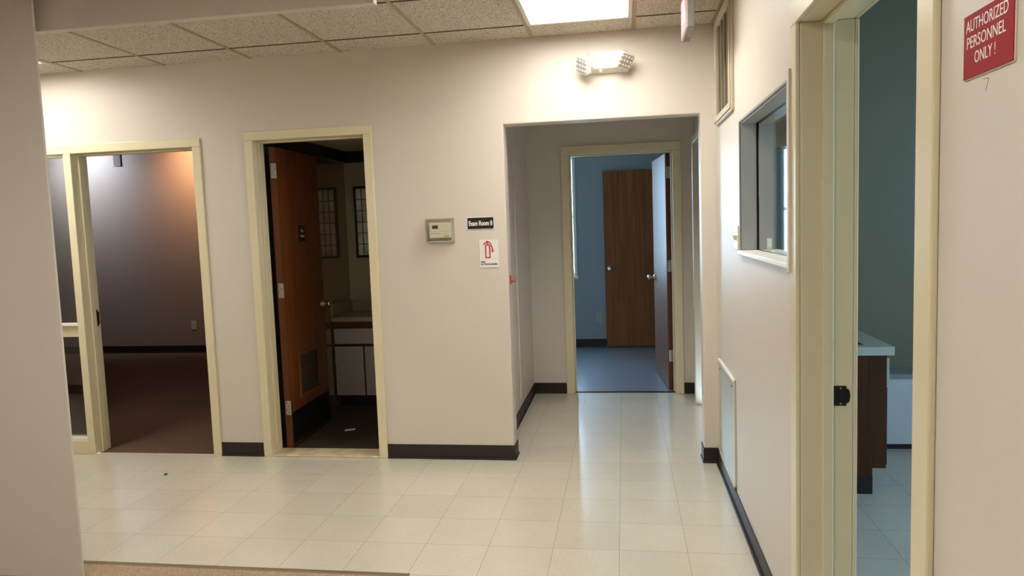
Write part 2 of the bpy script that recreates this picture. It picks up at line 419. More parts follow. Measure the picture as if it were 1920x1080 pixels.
# brown room
struct(MB().box(-8.2, -2.5, 4.12, 4.22, 0, 3.0), 'wall_back', 'wall_dim', 'mauve far wall of the dim room behind the leftmost doorway', 'wall')
struct(MB().box(-8.3, -8.2, YB + BT, 4.22, 0, 3.0), 'wall_left', 'wall_dim', 'far left wall of the dim carpeted room', 'wall')
struct(MB().box(-2.53, -2.47, YB + BT, 4.22, 0, 3.0), 'wall_right', 'wall_dim', 'partition between the dim room and the restroom', 'wall')
# restroom
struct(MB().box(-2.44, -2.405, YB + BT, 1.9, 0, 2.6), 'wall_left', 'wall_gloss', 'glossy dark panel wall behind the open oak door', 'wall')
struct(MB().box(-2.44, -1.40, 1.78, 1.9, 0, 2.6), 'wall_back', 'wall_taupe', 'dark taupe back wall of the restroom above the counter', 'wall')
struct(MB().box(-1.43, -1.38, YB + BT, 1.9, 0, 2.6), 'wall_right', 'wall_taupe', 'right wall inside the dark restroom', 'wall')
# exam room
struct(MB().box(XR2, 4.1, 0.5, 0.6, 0, 3.0), 'wall_back', 'wall_teal', 'teal far wall of the exam room seen through the right doorway', 'wall')
struct(wall('x', 4.0, 4.1, -6, 0.6, 0, 3.0, [(-2.8, -1.8, 0.9, 2.3)]), 'wall_right', 'wall_teal', 'outer wall of the teal exam room with its window', 'wall')
struct(MB().box(XR2, 4.1, -6.1, -6, 0, 3.0), 'wall_front', 'wall_teal', 'near end wall of the teal exam room', 'wall')
# ends of the hall out of sight
struct(MB().box(-9.1, -9, -1.7, YB + BT, 0, ZT), 'wall_left', 'wall', 'far left end wall of the hallway', 'wall')
struct(MB().box(-9, -7, -1.70, -1.635, 0, ZT), 'wall_front', 'wall', 'hallway wall continuing left of the wall end', 'wall')
struct(MB().box(-7, XR2, -7.1, -7, 0, ZT), 'wall_front', 'wall', 'wall behind the viewer', 'wall')
struct(MB().box(-7.1, -7, -7.1, -1.7, 0, ZT), 'wall_left', 'wall', 'left wall of the carpeted area', 'wall')

# ------------------------------------------------------------------ ceilings
GX0, GS, GY0 = 0.135, 0.6096, -0.243
LIGHTS = [(-1, 0), (-7, 0), (-2, 5), (-5, 5)]     # (column index, row index) of the two-tile-long lay-in fixtures; last two are unseen and added
cells = {}
ce = MB(); gr = MB(); gp = MB()
xs = [GX0 + i * GS for i in range(-16, 2)]
ys = [YB - 0.0] + [GY0 - j * GS for j in range(0, 13)]
lit = set()
for (ci, rj) in LIGHTS:
    lit.add((ci, rj)); lit.add((ci, rj + 1))
for i in range(-16, 1):
    for j in range(-1, 12):
        x0, x1 = GX0 + i * GS, min(GX0 + (i + 1) * GS, XR)
        y1 = YB if j < 0 else GY0 - j * GS
        y0 = max(GY0 - (j + 1) * GS, -7.0)
        if (i, j) in lit or x1 <= x0 or y1 <= y0: continue
        ce.box(max(x0, -9) + 0.002, x1 - 0.002, y0 + 0.002, y1 - 0.002, ZC + 0.003, ZC + 0.02)
cl = struct(ce, 'ceiling', 'ceil', 'fissured beige acoustic tile ceiling of the hallway', 'ceiling')
for i in range(-15, 1):
    x = GX0 + i * GS
    gr.box(x - 0.011, x + 0.011, -7, YB, ZC - 0.001, ZC + 0.012)
gr.box(XR - 0.02, XR, -7, YB, ZC - 0.001, ZC + 0.012)
gr.build('ceiling_grid', 'grid', cl)
for j in range(0, 12):
    y = GY0 - j * GS
    x1 = XR
    gp.box(-9, x1, y - 0.006, y + 0.006, ZC - 0.0005, ZC + 0.010)
gp.build('cross_grid', 'grid_gap', cl)
struct(MB().box(-9.1, XR2, -7.1, YB + 0.02, ZC + 0.12, ZC + 0.16), 'ceiling', 'ceil', 'deck above the lay-in hallway ceiling', 'ceiling')
struct(MB().box(-0.9, 0.8, YB + BT - 0.02, 1.9, ZC, ZC + 0.05), 'ceiling', 'ceil', 'ceiling of the short corridor', 'ceiling')
struct(MB().box(-2.5, 1.3, 1.95, 4.4, ZC, ZC + 0.05), 'ceiling', 'ceil', 'ceiling of the far blue room', 'ceiling')
struct(MB().box(-8.3, -2.47, YB + BT - 0.02, 4.22, 2.72, 2.78), 'ceiling', 'ceil', 'ceiling of the dim carpeted room', 'ceiling')
struct(MB().box(-2.44, -1.38, YB + BT, 1.9, 2.20, 2.25), 'ceiling', 'wall_taupe', 'low ceiling of the small restroom', 'ceiling')
struct(MB().box(XR2, 4.1, -6.1, 0.6, 2.83, 2.88), 'ceiling', 'ceil', 'ceiling of the teal exam room', 'ceiling')
struct(MB().box(XR2, 1.25, -0.1, 0.5, 2.07, 2.83), 'trim_2', 'wall_teal', 'boxed soffit along the wall inside the exam room', 'soffit')

# lay-in fluorescent fixtures
def troffer(ci, rj, label):
    x0, x1 = GX0 + ci * GS + 0.012, GX0 + (ci + 1) * GS - 0.012
    y1, y0 = GY0 - rj * GS - 0.006, GY0 - (rj + 2) * GS + 0.006
    t = thing('ceiling_light', label, 'ceiling light', ((x0 + x1) / 2, (y0 + y1) / 2, ZC), 'lay-in fluorescent fixtures')
    f = MB(); w = 0.022
    f.box(x0, x0 + w, y0, y1, ZC - 0.006, ZC + 0.07); f.box(x1 - w, x1, y0, y1, ZC - 0.006, ZC + 0.07)
    f.box(x0 + w, x1 - w, y0, y0 + w, ZC - 0.006, ZC + 0.07); f.box(x0 + w, x1 - w, y1 - w, y1, ZC - 0.006, ZC + 0.07)
    f.box(x0, x1, y0, y1, ZC + 0.07, ZC + 0.08)
    f.build('frame', 'lampframe', t, bevel=0.002)
    MB().box(x0 + w, x1 - w, y0 + w, y1 - w, ZC + 0.042, ZC + 0.048).build('diffuser', 'diffuser', t)
    return t
troffer(-1, 0, 'bright white fluorescent panel in the ceiling above the corridor opening')
troffer(-7, 0, 'bright ceiling panel whose corner peeks out beside the left wall end')
troffer(-2, 5, 'added unseen ceiling panel above the viewer that brightens the right wall')  # unseen fixture, added as fill light for the near right wall
troffer(-5, 5, 'added unseen ceiling panel over the tan carpet that brightens the left wall end')  # unseen fixture, added to lift the front of the left wall end

# ------------------------------------------------------------------ door frames
def frame_map(axis, face, sign=1):
    if axis == 'y': return lambda s0, s1, d0, d1, z0, z1: (s0, s1, face + sign * d0, face + sign * d1, z0, z1)
    return lambda s0, s1, d0, d1, z0, z1: (face + sign * d0, face + sign * d1, s0, s1, z0, z1)

def door_frame(axis, face, s0, s1, zt, t, cw=0.058, p=0.014, stop0=0.05, stop1=0.095, loff=0.0, left_casing=True):
    mp = frame_map(axis, face); mb = MB()
    B = lambda *a: mb.box(*mp(*a))
    jt = 0.02
    for d0, d1 in ((-p, 0.0), (t, t + p)):
        if left_casing: B(s0 - cw, s0, d0, d1, 0, zt)
        B(s1, s1 + cw, d0, d1, 0, zt)
        B(s0 - (cw if left_casing else 0), s1 + cw, d0, d1, zt, zt + cw)
    if left_casing: B(s0 - jt, s0, 0, t, 0, zt)
    B(s1, s1 + jt, 0, t, 0, zt); B(s0 - (jt if left_casing else 0), s1 + jt, 0, t, zt, zt + jt)
    B(s0, s0 + 0.013, stop0, stop1, 0, zt - 0.013); B(s1 - 0.013, s1, stop0, stop1, 0, zt - 0.013); B(s0, s1, stop0, stop1, zt - 0.013, zt)
    return mb

# frame 1 : doorway with sidelight
t = thing('door_1', 'cream doorway frame with a narrow glazed sidelight at the left', 'door frame', (-3.2, YB, 0), kind='structure')
mb = door_frame('y', YB, -3.655, -2.755, 2.092, BT, left_casing=False)
mb.box(-3.711, -3.655, YB - 0.014, YB + BT + 0.014, 0, 2.092)            # mullion
mb.box(-4.33, -3.655, YB - 0.014, YB + BT + 0.014, 2.092, 2.15)          # head over sidelight
mb.box(-4.33, -4.25, YB - 0.014, YB + BT + 0.014, 0, 2.092)
mb.box(-4.25, -3.711, YB - 0.014, YB + BT + 0.014, 0.0, 0.095)
mb.box(-4.25, -3.711, YB + 0.02, YB + BT - 0.01, 0.83, 0.91)
mb.build('frame', 'trim', t, bevel=0.004)
bd = MB()
for z in (0.095, 0.91):
    bd.box(-4.25, -3.711, YB - 0.004, YB + 0.05, z, z + 0.018)
bd.box(-4.25, -3.711, YB + 0.01, YB + 0.05, 2.074, 2.092)
bd.build('glazing_bead', 'white', t, bevel=0.003)
MB().box(-4.25, -3.711, YB + 0.055, YB + 0.061, 0.105, 0.832).box(-4.25, -3.711, YB + 0.055, YB + 0.061, 0.92, 2.09).build('glass', 'glass_side', t, label='clear sidelight glass')
MB().box(-3.655, -3.652, 0.112, 0.150, 0.89, 1.01).box(-3.655, -3.648, 0.135, 0.158, 0.905, 0.995).build('strike_plate', 'bronze', t, bevel=0.001, label='dark strike plate')
MB().box(-2.758, -2.755, 0.125, 0.165, 1.98, 2.08).lathe([(0.007, 0), (0.007, 0.10)], (-2.762, 0.165, 1.98), (0, 0, 1), 12).build('hinge', 'bronze', t)
# frame 2 : restroom
t = thing('door_2', 'cream door frame around the dark restroom', 'door frame', (-1.95, YB, 0), kind='structure')
door_frame('y', YB, -2.328, -1.573, 2.112, BT).build('frame', 'trim', t, bevel=0.004)
struct(MB().box(-2.328, -1.573, YB - 0.01, YB + BT + 0.02, 0, 0.014), 'trim_3', 'marble', 'worn cream marble threshold under the oak door', 'threshold', bevel=0.005)
# frame 3 : end of corridor
t = thing('door_3', 'cream door frame at the end of the corridor', 'door frame', (0.035, 1.86, 0), kind='structure')
door_frame('y', 1.86, -0.40, 0.47, 2.087, BT, cw=0.072, p=0.02, stop0=0.04, stop1=0.08).build('frame', 'trim', t, bevel=0.004)
struct(MB().box(-0.40, 0.47, 1.885, 1.915, 0, 0.008), 'trim_4', 'bronze', 'thin dark floor strip under the far door', 'threshold', bevel=0.003)
# frame 4 : right wall doorway
t = thing('door_4', 'cream door frame of the exam room in the right wall', 'door frame', (XR, -2.53, 0), kind='structure')
door_frame('x', XR, -3.0, -2.063, 2.09, XR2 - XR, cw=0.075, p=0.014, stop0=0.064, stop1=0.098).build('frame', 'trim', t, bevel=0.004)
mb = MB(); mb.box(0.699, 0.736, -2.066, -2.061, 0.893, 0.957); mb.prism([(0.736, 0.90), (0.745, 0.906), (0.748, 0.925), (0.745, 0.944), (0.736, 0.95)], lambda a, b, d: (a, d, b), -2.066, -2.062)
sp = mb.build('strike_plate', 'bronze', t, bevel=0.001, label='dark bronze strike plate')
MB().box(0.711, 0.727, -2.0668, -2.0655, 0.908, 0.942).build('latch_hole', 'blackplastic', sp)
for z in (0.900, 0.950): MB().lathe([(0.0035, 0), (0.003, 0.0015)], (0.719, -2.066, z), (0, -1, 0), 10).build('screw', 'steel', sp)
# frame 5 : side door on right of the corridor, seen edge-on
t = thing('door_5', 'cream side door frame seen edge-on at the corridor right', 'door frame', (0.66, 1.1, 0), kind='structure')
mb = MB(); mb.box(0.598, 0.66, 1.46, 1.52, 0, 2.15).box(0.598, 0.66, 0.57, 0.63, 0, 2.15).box(0.598, 0.66, 0.63, 1.46, 2.09, 2.15)
mb.build('frame', 'trim_dull', t, bevel=0.008, seg=3)

# ------------------------------------------------------------------ baseboards
def base(name, label, boxes):
    mb = MB()
    for b in boxes: mb.box(*b)
    return struct(mb, name, 'black', label, 'baseboard', bevel=0.002)
h = 0.095
def by(x0, x1, y, z=0.0): return [(x0, x1, y - 0.006, y, z, h), (x0, x1, y - 0.014, y, z, 0.014)]
base('baseboard_back', 'black rubber baseboard between the leftmost doorway and the restroom', by(-2.697, -2.386, YB))
base('baseboard_back', 'black rubber baseboard wrapping the corner left of the corridor', by(-1.515, -0.664, YB) + [(-0.67, -0.664, YB, YB + BT, 0, h), (-0.67, -0.658, YB - 0.014, YB + BT, 0, 0.014)])
base('baseboard_right', 'short black baseboard wrapping the wall stub right of the corridor', by(0.509, XR, YB) + [(0.509, 0.515, YB, YB + BT, 0, h), (0.503, 0.515, YB - 0.014, YB + BT, 0, 0.014)])
base('baseboard_right', 'grey-black baseboard running along the right wall toward the doorway', [(XR - 0.006, XR, -1.985, YB, 0, h), (XR - 0.016, XR, -1.985, YB, 0, 0.016)])
base('baseboard_right', 'dark baseboard on the right wall below the red sign', [(XR - 0.006, XR, -6.9, -3.076, 0, h)])
base('baseboard_left', 'black baseboard along the left corridor wall', [(-0.765, -0.757, YB + BT, 1.86, 0, h), (-0.765, -0.752, YB + BT, 1.86, 0, 0.014)])
base('baseboard_back', 'black baseboard left of the far door frame', by(-0.757, -0.472, 1.86))
base('baseboard_back', 'small black baseboard right of the far door frame', by(0.542, 0.66, 1.86) + [(0.654, 0.66, 1.52, 1.86, 0, h)])
base('baseboard_back', 'black baseboard on the blue wall left of the brown door', by(-2.4, -0.172, 4.28))
base('baseboard_back', 'black baseboard along the mauve wall of the dim room', by(-8.2, -2.53, 4.12))
base('baseboard_left', 'black baseboard on the hall side of the left wall end', [(-9, -2.44, -1.635, -1.628, 0, h)])
base('baseboard_back', 'dark baseboard at the foot of the teal wall', by(1.41, 4.0, 0.5))

# floor transition strip
struct(MB().prism([(0, 0), (0.008, 0.007), (0.024, 0.007), (0.034, 0.0)], lambda a, b, d: (d, -1.552 + a, b), -2.6, -0.905)
       .prism([(0, 0), (0.008, 0.007), (0.024, 0.007), (0.034, 0.0)], lambda a, b, d: (-0.925 + a, d, b), -7, -1.552),
       'trim_5', 'metalstrip', 'dull metal strip between the tan carpet and the tile', 'floor strip')

# ------------------------------------------------------------------ door leaves
def leaf_prism(hx, hy, ang, w, th, z0, z1):
    """leaf starting at hinge (hx,hy), running along ang; thickness th to the left of the run"""
    u = Vector((math.cos(ang), math.sin(ang), 0)); n = Vector((-u.y, u.x, 0))
    return u, n
def oriented_box(mb, o, u, n, a0, a1, b0, b1, z0, z1):
    P = lambda a, b, z: tuple(Vector(o) + u * a + n * b + Vector((0, 0, z)))
    return mb.hexa([P(a0, b0, z0), P(a1, b0, z0), P(a1, b1, z0), P(a0, b1, z0), P(a0, b0, z1), P(a1, b0, z1), P(a1, b1, z1), P(a0, b1, z1)])
def knob(parent, o, axis, m='chrome', base_r=0.032):
    k = MB().lathe([(base_r, 0), (base_r, 0.004), (0.026, 0.010), (0.012, 0.014), (0.011, 0.034), (0.018, 0.040), (0.026, 0.050), (0.0275, 0.060), (0.024, 0.068), (0.014, 0.073), (0.004, 0.0745)], o, axis, 28)
    return k.build('knob', m, parent, smooth=True)
def hinge(parent, o, u, n, z, leaf=0.032, hh=0.10, knuckle=(0, 0)):
    """hinge leaf on the narrow edge of the door plus its knuckle"""
    mb = MB()
    oriented_box(mb, o, u, n, -0.002, 0.0006, 0.004, 0.004 + leaf, z, z + hh)
    hg = mb.build('hinge', 'steel', parent, bevel=0.001)
    kn = Vector(o) + u * (-0.006) + n * (knuckle[0]); kn.z = 0
    mb = MB()
    for i in range(5):
        mb.lathe([(0.0062, 0.0), (0.0062, hh / 5 - 0.0012)], (kn.x, kn.y, z + i * hh / 5), (0, 0, 1), 12)
    mb.build('knuckle', 'steel', hg, smooth=False)
    for i, zz in enumerate((0.015, 0.038, 0.062, 0.085)):
        mb = MB()
        c = Vector(o) + u * -0.002 + n * (0.012 + 0.014 * (i % 2)) ; c.z = z + zz
        mb.lathe([(0.0036, 0), (0.003, 0.001)], tuple(c), tuple(-u), 10).build('screw', 'ink', hg)
    return hg

# oak restroom door, standing open at a right angle
H = Vector((-2.257, 0.185, 0)); ang = math.radians(92.3); W = 0.735; TH = 0.044
u = Vector((math.cos(ang), math.sin(ang), 0)); n = Vector((-u.y, u.x, 0))   # n points left, away from view
d = thing('door_6', 'orange oak restroom door standing open with a vent near the bottom', 'door', tuple(H), kind='structure')
mb = MB(); oriented_box(mb, H, u, n, 0, W, 0, TH, 0.016, 2.085); mb.build('leaf', 'door_oak', d, bevel=0.002)
mb = MB(); oriented_box(mb, H, u, n, -0.0008, 0.0008, 0.001, TH - 0.001, 0.02, 2.08); mb.build('hinge_edge', 'door_edge', d, label='red-brown hinge edge')
kp = MB(); oriented_box(kp, H, u, n, 0.012, W - 0.012, -0.0025, 0.0, 0.03, 0.255); kp.build('kick_plate', 'blackplastic', d, bevel=0.001, label='black kick plate')
for z in (0.245, 1.062, 1.875): hinge(d, H, u, n, z)
# louvered vent with timber surround
mb = MB()
for a0, a1, z0, z1 in ((0.16, 0.55, 0.315, 0.345), (0.16, 0.55, 0.625, 0.655), (0.16, 0.19, 0.345, 0.625), (0.52, 0.55, 0.345, 0.625)):
    oriented_box(mb, H, u, n, a0, a1, -0.012, 0.0, z0, z1)
lv = mb.build('vent_frame', 'door_oak', d, bevel=0.003)
mb = MB()
oriented_box(mb, H, u, n, 0.19, 0.52, -0.002, 0.0, 0.345, 0.625)
for i in range(14):
    z = 0.352 + i * 0.0195
    o = Vector(H)
    P = lambda a, b, zz: tuple(o + u * a + n * b + Vector((0, 0, zz)))
    mb.hexa([P(0.19, -0.009, z), P(0.52, -0.009, z), P(0.52, -0.002, z + 0.009), P(0.19, -0.002, z + 0.009), P(0.19, -0.009, z + 0.003), P(0.52, -0.009, z + 0.003), P(0.52, -0.002, z + 0.012), P(0.19, -0.002, z + 0.012)])
mb.build('louver', 'louver', lv)
ko = H + u * (W - 0.045); knob(d, (ko.x, ko.y, 0.945), tuple(-n))
ko2 = ko + n * TH; knob(d, (ko2.x, ko2.y, 0.945), tuple(n))
# small black sign on the door
mb = MB(); oriented_box(mb, H, u, n, 0.315, 0.435, -0.003, 0.0, 1.44, 1.555)
sg = mb.build('sign', 'blackplastic', d, bevel=0.001, label='small black sign with pale lettering')
for body, zc in (('Rest', 1.518), ('Room', 1.480)):
    c = H + u * 0.375 - n * 0.003
    text_mesh('lettering', body, 'letter', sg, (c.x, c.y, zc), tuple(u), (0, 0, 1), height=0.020, bold=0.01)

# far door, lacquered, open into the blue room
H3 = Vector((0.462, 1.995, 0)); ang = math.radians(95.0); W3 = 0.862
u = Vector((math.cos(ang), math.sin(ang), 0)); n = Vector((-u.y, u.x, 0))
d = thing('door_7', 'glossy brown door standing open edge-on in the far doorway', 'door', tuple(H3), kind='structure')
mb = MB(); oriented_box(mb, H3, u, n, 0, W3, 0, 0.044, 0.012, 2.075); mb.build('leaf', 'door_gloss', d, bevel=0.002)
mb = MB(); oriented_box(mb, H3, u, n, -0.0008, 0.0008, 0.001, 0.043, 0.016, 2.07); mb.build('hinge_edge', 'door_edge', d, label='red-brown hinge edge')
for z in (0.255, 1.05, 1.86): hinge(d, H3, u, n, z)
ko = H3 + u * (W3 - 0.065) + n * 0.044; knob(d, (ko.x, ko.y, 0.945), tuple(n))
ko = H3 + u * (W3 - 0.065); knob(d, (ko.x, ko.y, 0.945), tuple(-n))
# brown closet door on the blue wall
d = thing('door_8', 'flat brown veneer door against the far blue wall', 'door', (0.2, 4.25, 0), kind='structure')
MB().box(-0.172, 0.69, 4.215, 4.259, 0.014, 2.095).build('leaf', 'door_brown', d, bevel=0.002)
MB().box(-0.1745, -0.172, 4.216, 4.258, 0.016, 2.09).build('latch_edge', 'door_edge', d)
knob(d, (-0.115, 4.215, 0.948), (0, -1, 0))
MB().box(-0.17, 0.69, 4.259, 4.28, 0.0, 2.09).build('stop', 'blackplastic', d)

# ------------------------------------------------------------------ far room window, blinds
t = thing('window_1', 'bright window at the left edge of the far room', 'window', (-1.1, 4.28, 0.86), kind='structure')
mb = MB()
for b in ((-1.70, -1.65, 4.262, 4.28, 0.82, 2.35), (-0.535, -0.505, 4.262, 4.28, 0.82, 2.35), (-1.70, -0.505, 4.262, 4.28, 2.30, 2.35), (-1.65, -1.62, 4.28, 4.40, 0.86, 2.30), (-0.545, -0.535, 4.28, 4.40, 0.86, 2.30),
          (-1.62, -0.545, 4.34, 4.37, 0.86, 0.90), (-1.62, -0.545, 4.34, 4.37, 2.26, 2.30), (-1.62, -0.545, 4.34, 4.37, 1.56, 1.60)): mb.box(*b)
mb.build('frame', 'white', t, bevel=0.003)
MB().box(-1.72, -0.49, 4.235, 4.40, 0.835, 0.86).build('sill', 'white', t, bevel=0.003)
MB().box(-1.62, -0.545, 4.352, 4.356, 0.90, 1.56).box(-1.62, -0.545, 4.352, 4.356, 1.60, 2.26).build('pane', 'glass', t)
t = thing('window_blind', 'white slatted blind hanging in the far room window', 'blind', (-1.1, 4.30, 2.29))
MB().box(-1.61, -0.585, 4.285, 4.32, 2.265, 2.30).build('head_rail', 'blind', t, bevel=0.002)
sl = MB()
for i in range(56):
    z = 0.90 + i * 0.0245
    xr = -0.562 + 0.016 * max(0.0, (1.35 - z) / 0.45)
    sl.hexa([(-1.605, 4.286, z), (xr, 4.286, z), (xr, 4.310, z + 0.010), (-1.605, 4.310, z + 0.010), (-1.605, 4.286, z + 0.001), (xr, 4.286, z + 0.001), (xr, 4.310, z + 0.011), (-1.605, 4.310, z + 0.011)])
sl.build('slats', 'blind', t)
MB().box(-1.605, -0.549, 4.288, 4.308, 0.872, 0.885).build('bottom_rail', 'blind', t, bevel=0.002)
for x in (-1.45, -0.75): MB().tube([(x, 4.298, 0.88), (x, 4.298, 2.27)], 0.001, 6).build('cord', 'blind', t)

# exam room daylight window (not seen directly)
t = thing('window_2', 'window in the outer wall of the teal exam room', 'window', (4.0, -2.3, 0.9), kind='structure')
mb = MB()
for b in ((3.98, 4.06, -2.8, -2.75, 0.9, 2.3), (3.98, 4.06, -1.85, -1.8, 0.9, 2.3), (3.98, 4.06, -2.75, -1.85, 0.9, 0.95), (3.98, 4.06, -2.75, -1.85, 2.25, 2.3), (3.98, 4.06, -2.32, -2.28, 0.95, 2.25)): mb.box(*b)
mb.build('frame', 'white', t, bevel=0.003)

# ------------------------------------------------------------------ pass-through window in the right wall
t = thing('window_3', 'pass-through reception window with sliding glass in the right wall', 'window', (XR, -1.45, 1.335), kind='structure')
mb = MB()
mb.box(XR + 0.002, XR + 0.072, -0.908, -0.9, 1.345, 1.94); mb.box(XR + 0.082, XR2, -0.915, -0.9, 1.345, 1.94)
mb.box(XR + 0.002, XR + 0.072, -1.99, -1.982, 1.345, 1.94); mb.box(XR + 0.082, XR2, -1.99, -1.975, 1.345, 1.94)
mb.box(XR + 0.002, XR + 0.072, -1.982, -0.908, 1.932, 1.94); mb.box(XR + 0.082, XR2, -1.975, -0.915, 1.926, 1.94)
MB().box(XR - 0.022, XR + 0.0, -2.003, -1.975, 1.315, 1.965).build('casing', 'wall', t, bevel=0.002, label='wall-coloured projecting casing')
mb.box(XR - 0.006, XR, -0.905, -0.892, 1.335, 1.945); mb.box(XR - 0.006, XR, -1.975, -0.892, 1.94, 1.95)
mb.build('frame', 'reveal', t, bevel=0.0015)
MB().box(XR - 0.018, XR2 + 0.02, -1.985, -0.90, 1.325, 1.345).build('sill', 'white', t, bevel=0.004)
MB().box(XR + 0.072, XR + 0.082, -1.985, -0.905, 1.345, 1.3475).box(XR + 0.072, XR + 0.082, -0.904, -0.9, 1.345, 1.94).box(XR + 0.072, XR + 0.082, -1.985, -0.905, 1.936, 1.94).build('track', 'blackplastic', t)
MB().box(XR + 0.074, XR + 0.079, -1.975, -1.28, 1.348, 1.935).build('pane', 'glass_slide', t)
mb = MB(); mb.box(XR + 0.083, XR + 0.104, -1.97, -1.26, 1.345, 1.353)
mb.build('glass_channel', 'steel', t)
cd = thing('card_holder', 'small clear plastic card holder standing on the pass-through sill', 'card holder', (0.70, -1.02, 1.345))
MB().box(0.692, 0.716, -1.0215, -1.020, 1.345, 1.405).box(0.692, 0.716, -1.035, -1.0215, 1.345, 1.347).box(0.692, 0.716, -1.035, -1.0335, 1.347, 1.362).build('stand', 'clear', cd)
MB().box(0.6935, 0.7145, -1.0232, -1.0217, 1.348, 1.402).build('card', 'paper', cd)

# light switch by the pass-through
t = thing('light_switch', 'cream light switch plate just left of the pass-through window', 'light switch', (XR, -0.79, 1.40))
MB().box(XR - 0.008, XR, -0.855, -0.735, 1.345, 1.46).build('plate', 'cream', t, bevel=0.003)
for yy in (-0.825, -0.765): MB().hexa([(XR - 0.008, yy - 0.006, 1.388), (XR - 0.008, yy + 0.006, 1.388), (XR - 0.008, yy + 0.006, 1.416), (XR - 0.008, yy - 0.006, 1.416), (XR - 0.012, yy - 0.005, 1.392), (XR - 0.012, yy + 0.005, 1.392), (XR - 0.022, yy + 0.005, 1.412), (XR - 0.022, yy - 0.005, 1.412)]).build('toggle', 'cream', t)

# ------------------------------------------------------------------ grille and access panel
t = thing('wall_grille', 'beige slotted air grille high in the right wall corner', 'vent', (XR, -0.44, 2.3))
mb = MB()
y0, y1, z0, z1 = -0.735, -0.115, 2.025, 2.60
for b in ((y0, y1, z0, z0 + 0.05), (y0, y1, z1 - 0.05, z1), (y0, y0 + 0.045, z0 + 0.05, z1 - 0.05), (y1 - 0.03, y1, z0 + 0.05, z1 - 0.05)):
    mb.box(XR - 0.016, XR, b[0], b[1], b[2], b[3])
for b in ((y0 + 0.012, y1 - 0.012, z0 + 0.012, z0 + 0.04), (y0 + 0.012, y0 + 0.035, z0 + 0.04, z1 - 0.04)):
    mb.box(XR - 0.024, XR - 0.016, b[0], b[1], b[2], b[3])
mb.build('frame', 'trim_dull', t, bevel=0.003)
for i in range(4):
    y = y0 + 0.135 + i * 0.122
    MB().box(XR - 0.013, XR - 0.003, y - 0.005, y + 0.005, z0 + 0.045, z1 - 0.045).build('slat', 'grille', t, bevel=0.0015)
MB().box(XR - 0.003, XR - 0.0005, y0 + 0.04, y1 - 0.025, z0 + 0.045, z1 - 0.045).build('backing', 'grille_shade', t)  # dark sheet on the wall face, painted shade for the gaps between slats
for y in (y0 + 0.06, y1 - 0.06): MB().lathe([(0.005, 0), (0.004, 0.003)], (XR - 0.024, y, z0 + 0.026), (-1, 0, 0), 10).build('screw', 'steel', t)

t = thing('access_panel', 'pale metal access panel low on the right wall near the corner', 'access panel', (XR, -0.40, 0.4))
mb = MB()
y0, y1, z0, z1 = -0.705, -0.085, 0.098, 0.678
for b in ((y0, y1, z0, z0 + 0.02), (y0, y0 + 0.028, z0, z1), (y1 - 0.02, y1, z0, z1)): mb.box(XR - 0.009, XR, *b)
mb.build('frame', 'trim_dull', t, bevel=0.002)
MB().box(XR - 0.014, XR, y0, y1, z1 - 0.018, z1).build('top_rail', 'white', t, bevel=0.003, label='white top rail')
MB().box(XR - 0.006, XR - 0.001, y0 + 0.028, y1 - 0.02, z0 + 0.02, z1 - 0.018).build('panel', 'panelgrey', t)
for y in (y0 + 0.11, y1 - 0.06): MB().lathe([(0.006, 0), (0.005, 0.003)], (XR - 0.006, y, z1 - 0.055), (-1, 0, 0), 12).build('screw', 'ink', t)

# ------------------------------------------------------------------ emergency light
t = thing('emergency_spotlight', 'white twin-head emergency light above the corridor opening', 'emergency light', (-0.03, YB, 2.42))
bx0, bx1, bz0, bz1 = -0.145, 0.105, 2.388, 2.518
mb = MB()
mb.hexa([(bx0, YB, bz0), (bx1, YB, bz0), (bx1 - 0.055, YB - 0.075, bz0 + 0.018), (bx0 + 0.045, YB - 0.075, bz0 + 0.018),
         (bx0, YB, bz1), (bx1, YB, bz1), (bx1 - 0.055, YB - 0.075, bz1 - 0.012), (bx0 + 0.045, YB - 0.075, bz1 - 0.012)])
mb.build('housing', 'white', t, bevel=0.008, seg=3)
MB().lathe([(0.007, 0), (0.006, 0.006)], (-0.062, YB - 0.052, bz0 + 0.013), (0, -0.2, -1), 12).build('indicator', 'green', t, label='green indicator lamp')
def lamp_head(c, ux, vz, size):
    c = Vector(c); ux = Vector(ux).normalized(); vz = Vector(vz); vz = (vz - ux * vz.dot(ux)).normalized()
    nn = ux.cross(vz).normalized()
    if nn.y > 0: nn = -nn
    sx, sz = size
    def P(a, b, d): return tuple(c + ux * a + vz * b + nn * d)
    r = 0.014; out = []
    for cx, cz, a0 in ((1, 1, 0), (-1, 1, 90), (-1, -1, 180), (1, -1, 270)):
        for k in range(4):
            an = math.radians(a0 + 30 * k); out.append((cx * (sx / 2 - r) + r * math.cos(an), cz * (sz / 2 - r) + r * math.sin(an)))
    hd = MB().prism(out, P, -0.035, 0.0).build('lamp_head', 'white', t, bevel=0.003)
    inn = [(a * 0.86, b * 0.86) for a, b in out]
    MB().prism(inn, P, -0.001, 0.0015).build('lens', 'reflector', hd, label='grey faceted lens')
    leds = MB()
    for i in range(4):
        for j in range(3):
            a = (-0.345 + 0.23 * i) * sx; b = (-0.27 + 0.27 * j) * sz
            leds.lathe([(0.0066, 0.0015), (0.0066, 0.003), (0.003, 0.0042)], tuple(c + ux * a + vz * b), tuple(nn), 8)
    leds.build('led', 'white', hd)
    back = c - nn * 0.035
    tgt = Vector((min(max(c.x, bx0 + 0.05), bx1 - 0.055), YB - 0.035, c.z))
    MB().tube([tuple(back), tuple((back + tgt) / 2), tuple(tgt)], 0.013, 12).build('swivel', 'white', hd, smooth=True)
lamp_head((-0.172, -0.085, 2.421), (0.07, -0.057, -0.043), (-0.007, 0.054, -0.083), (0.098, 0.098))
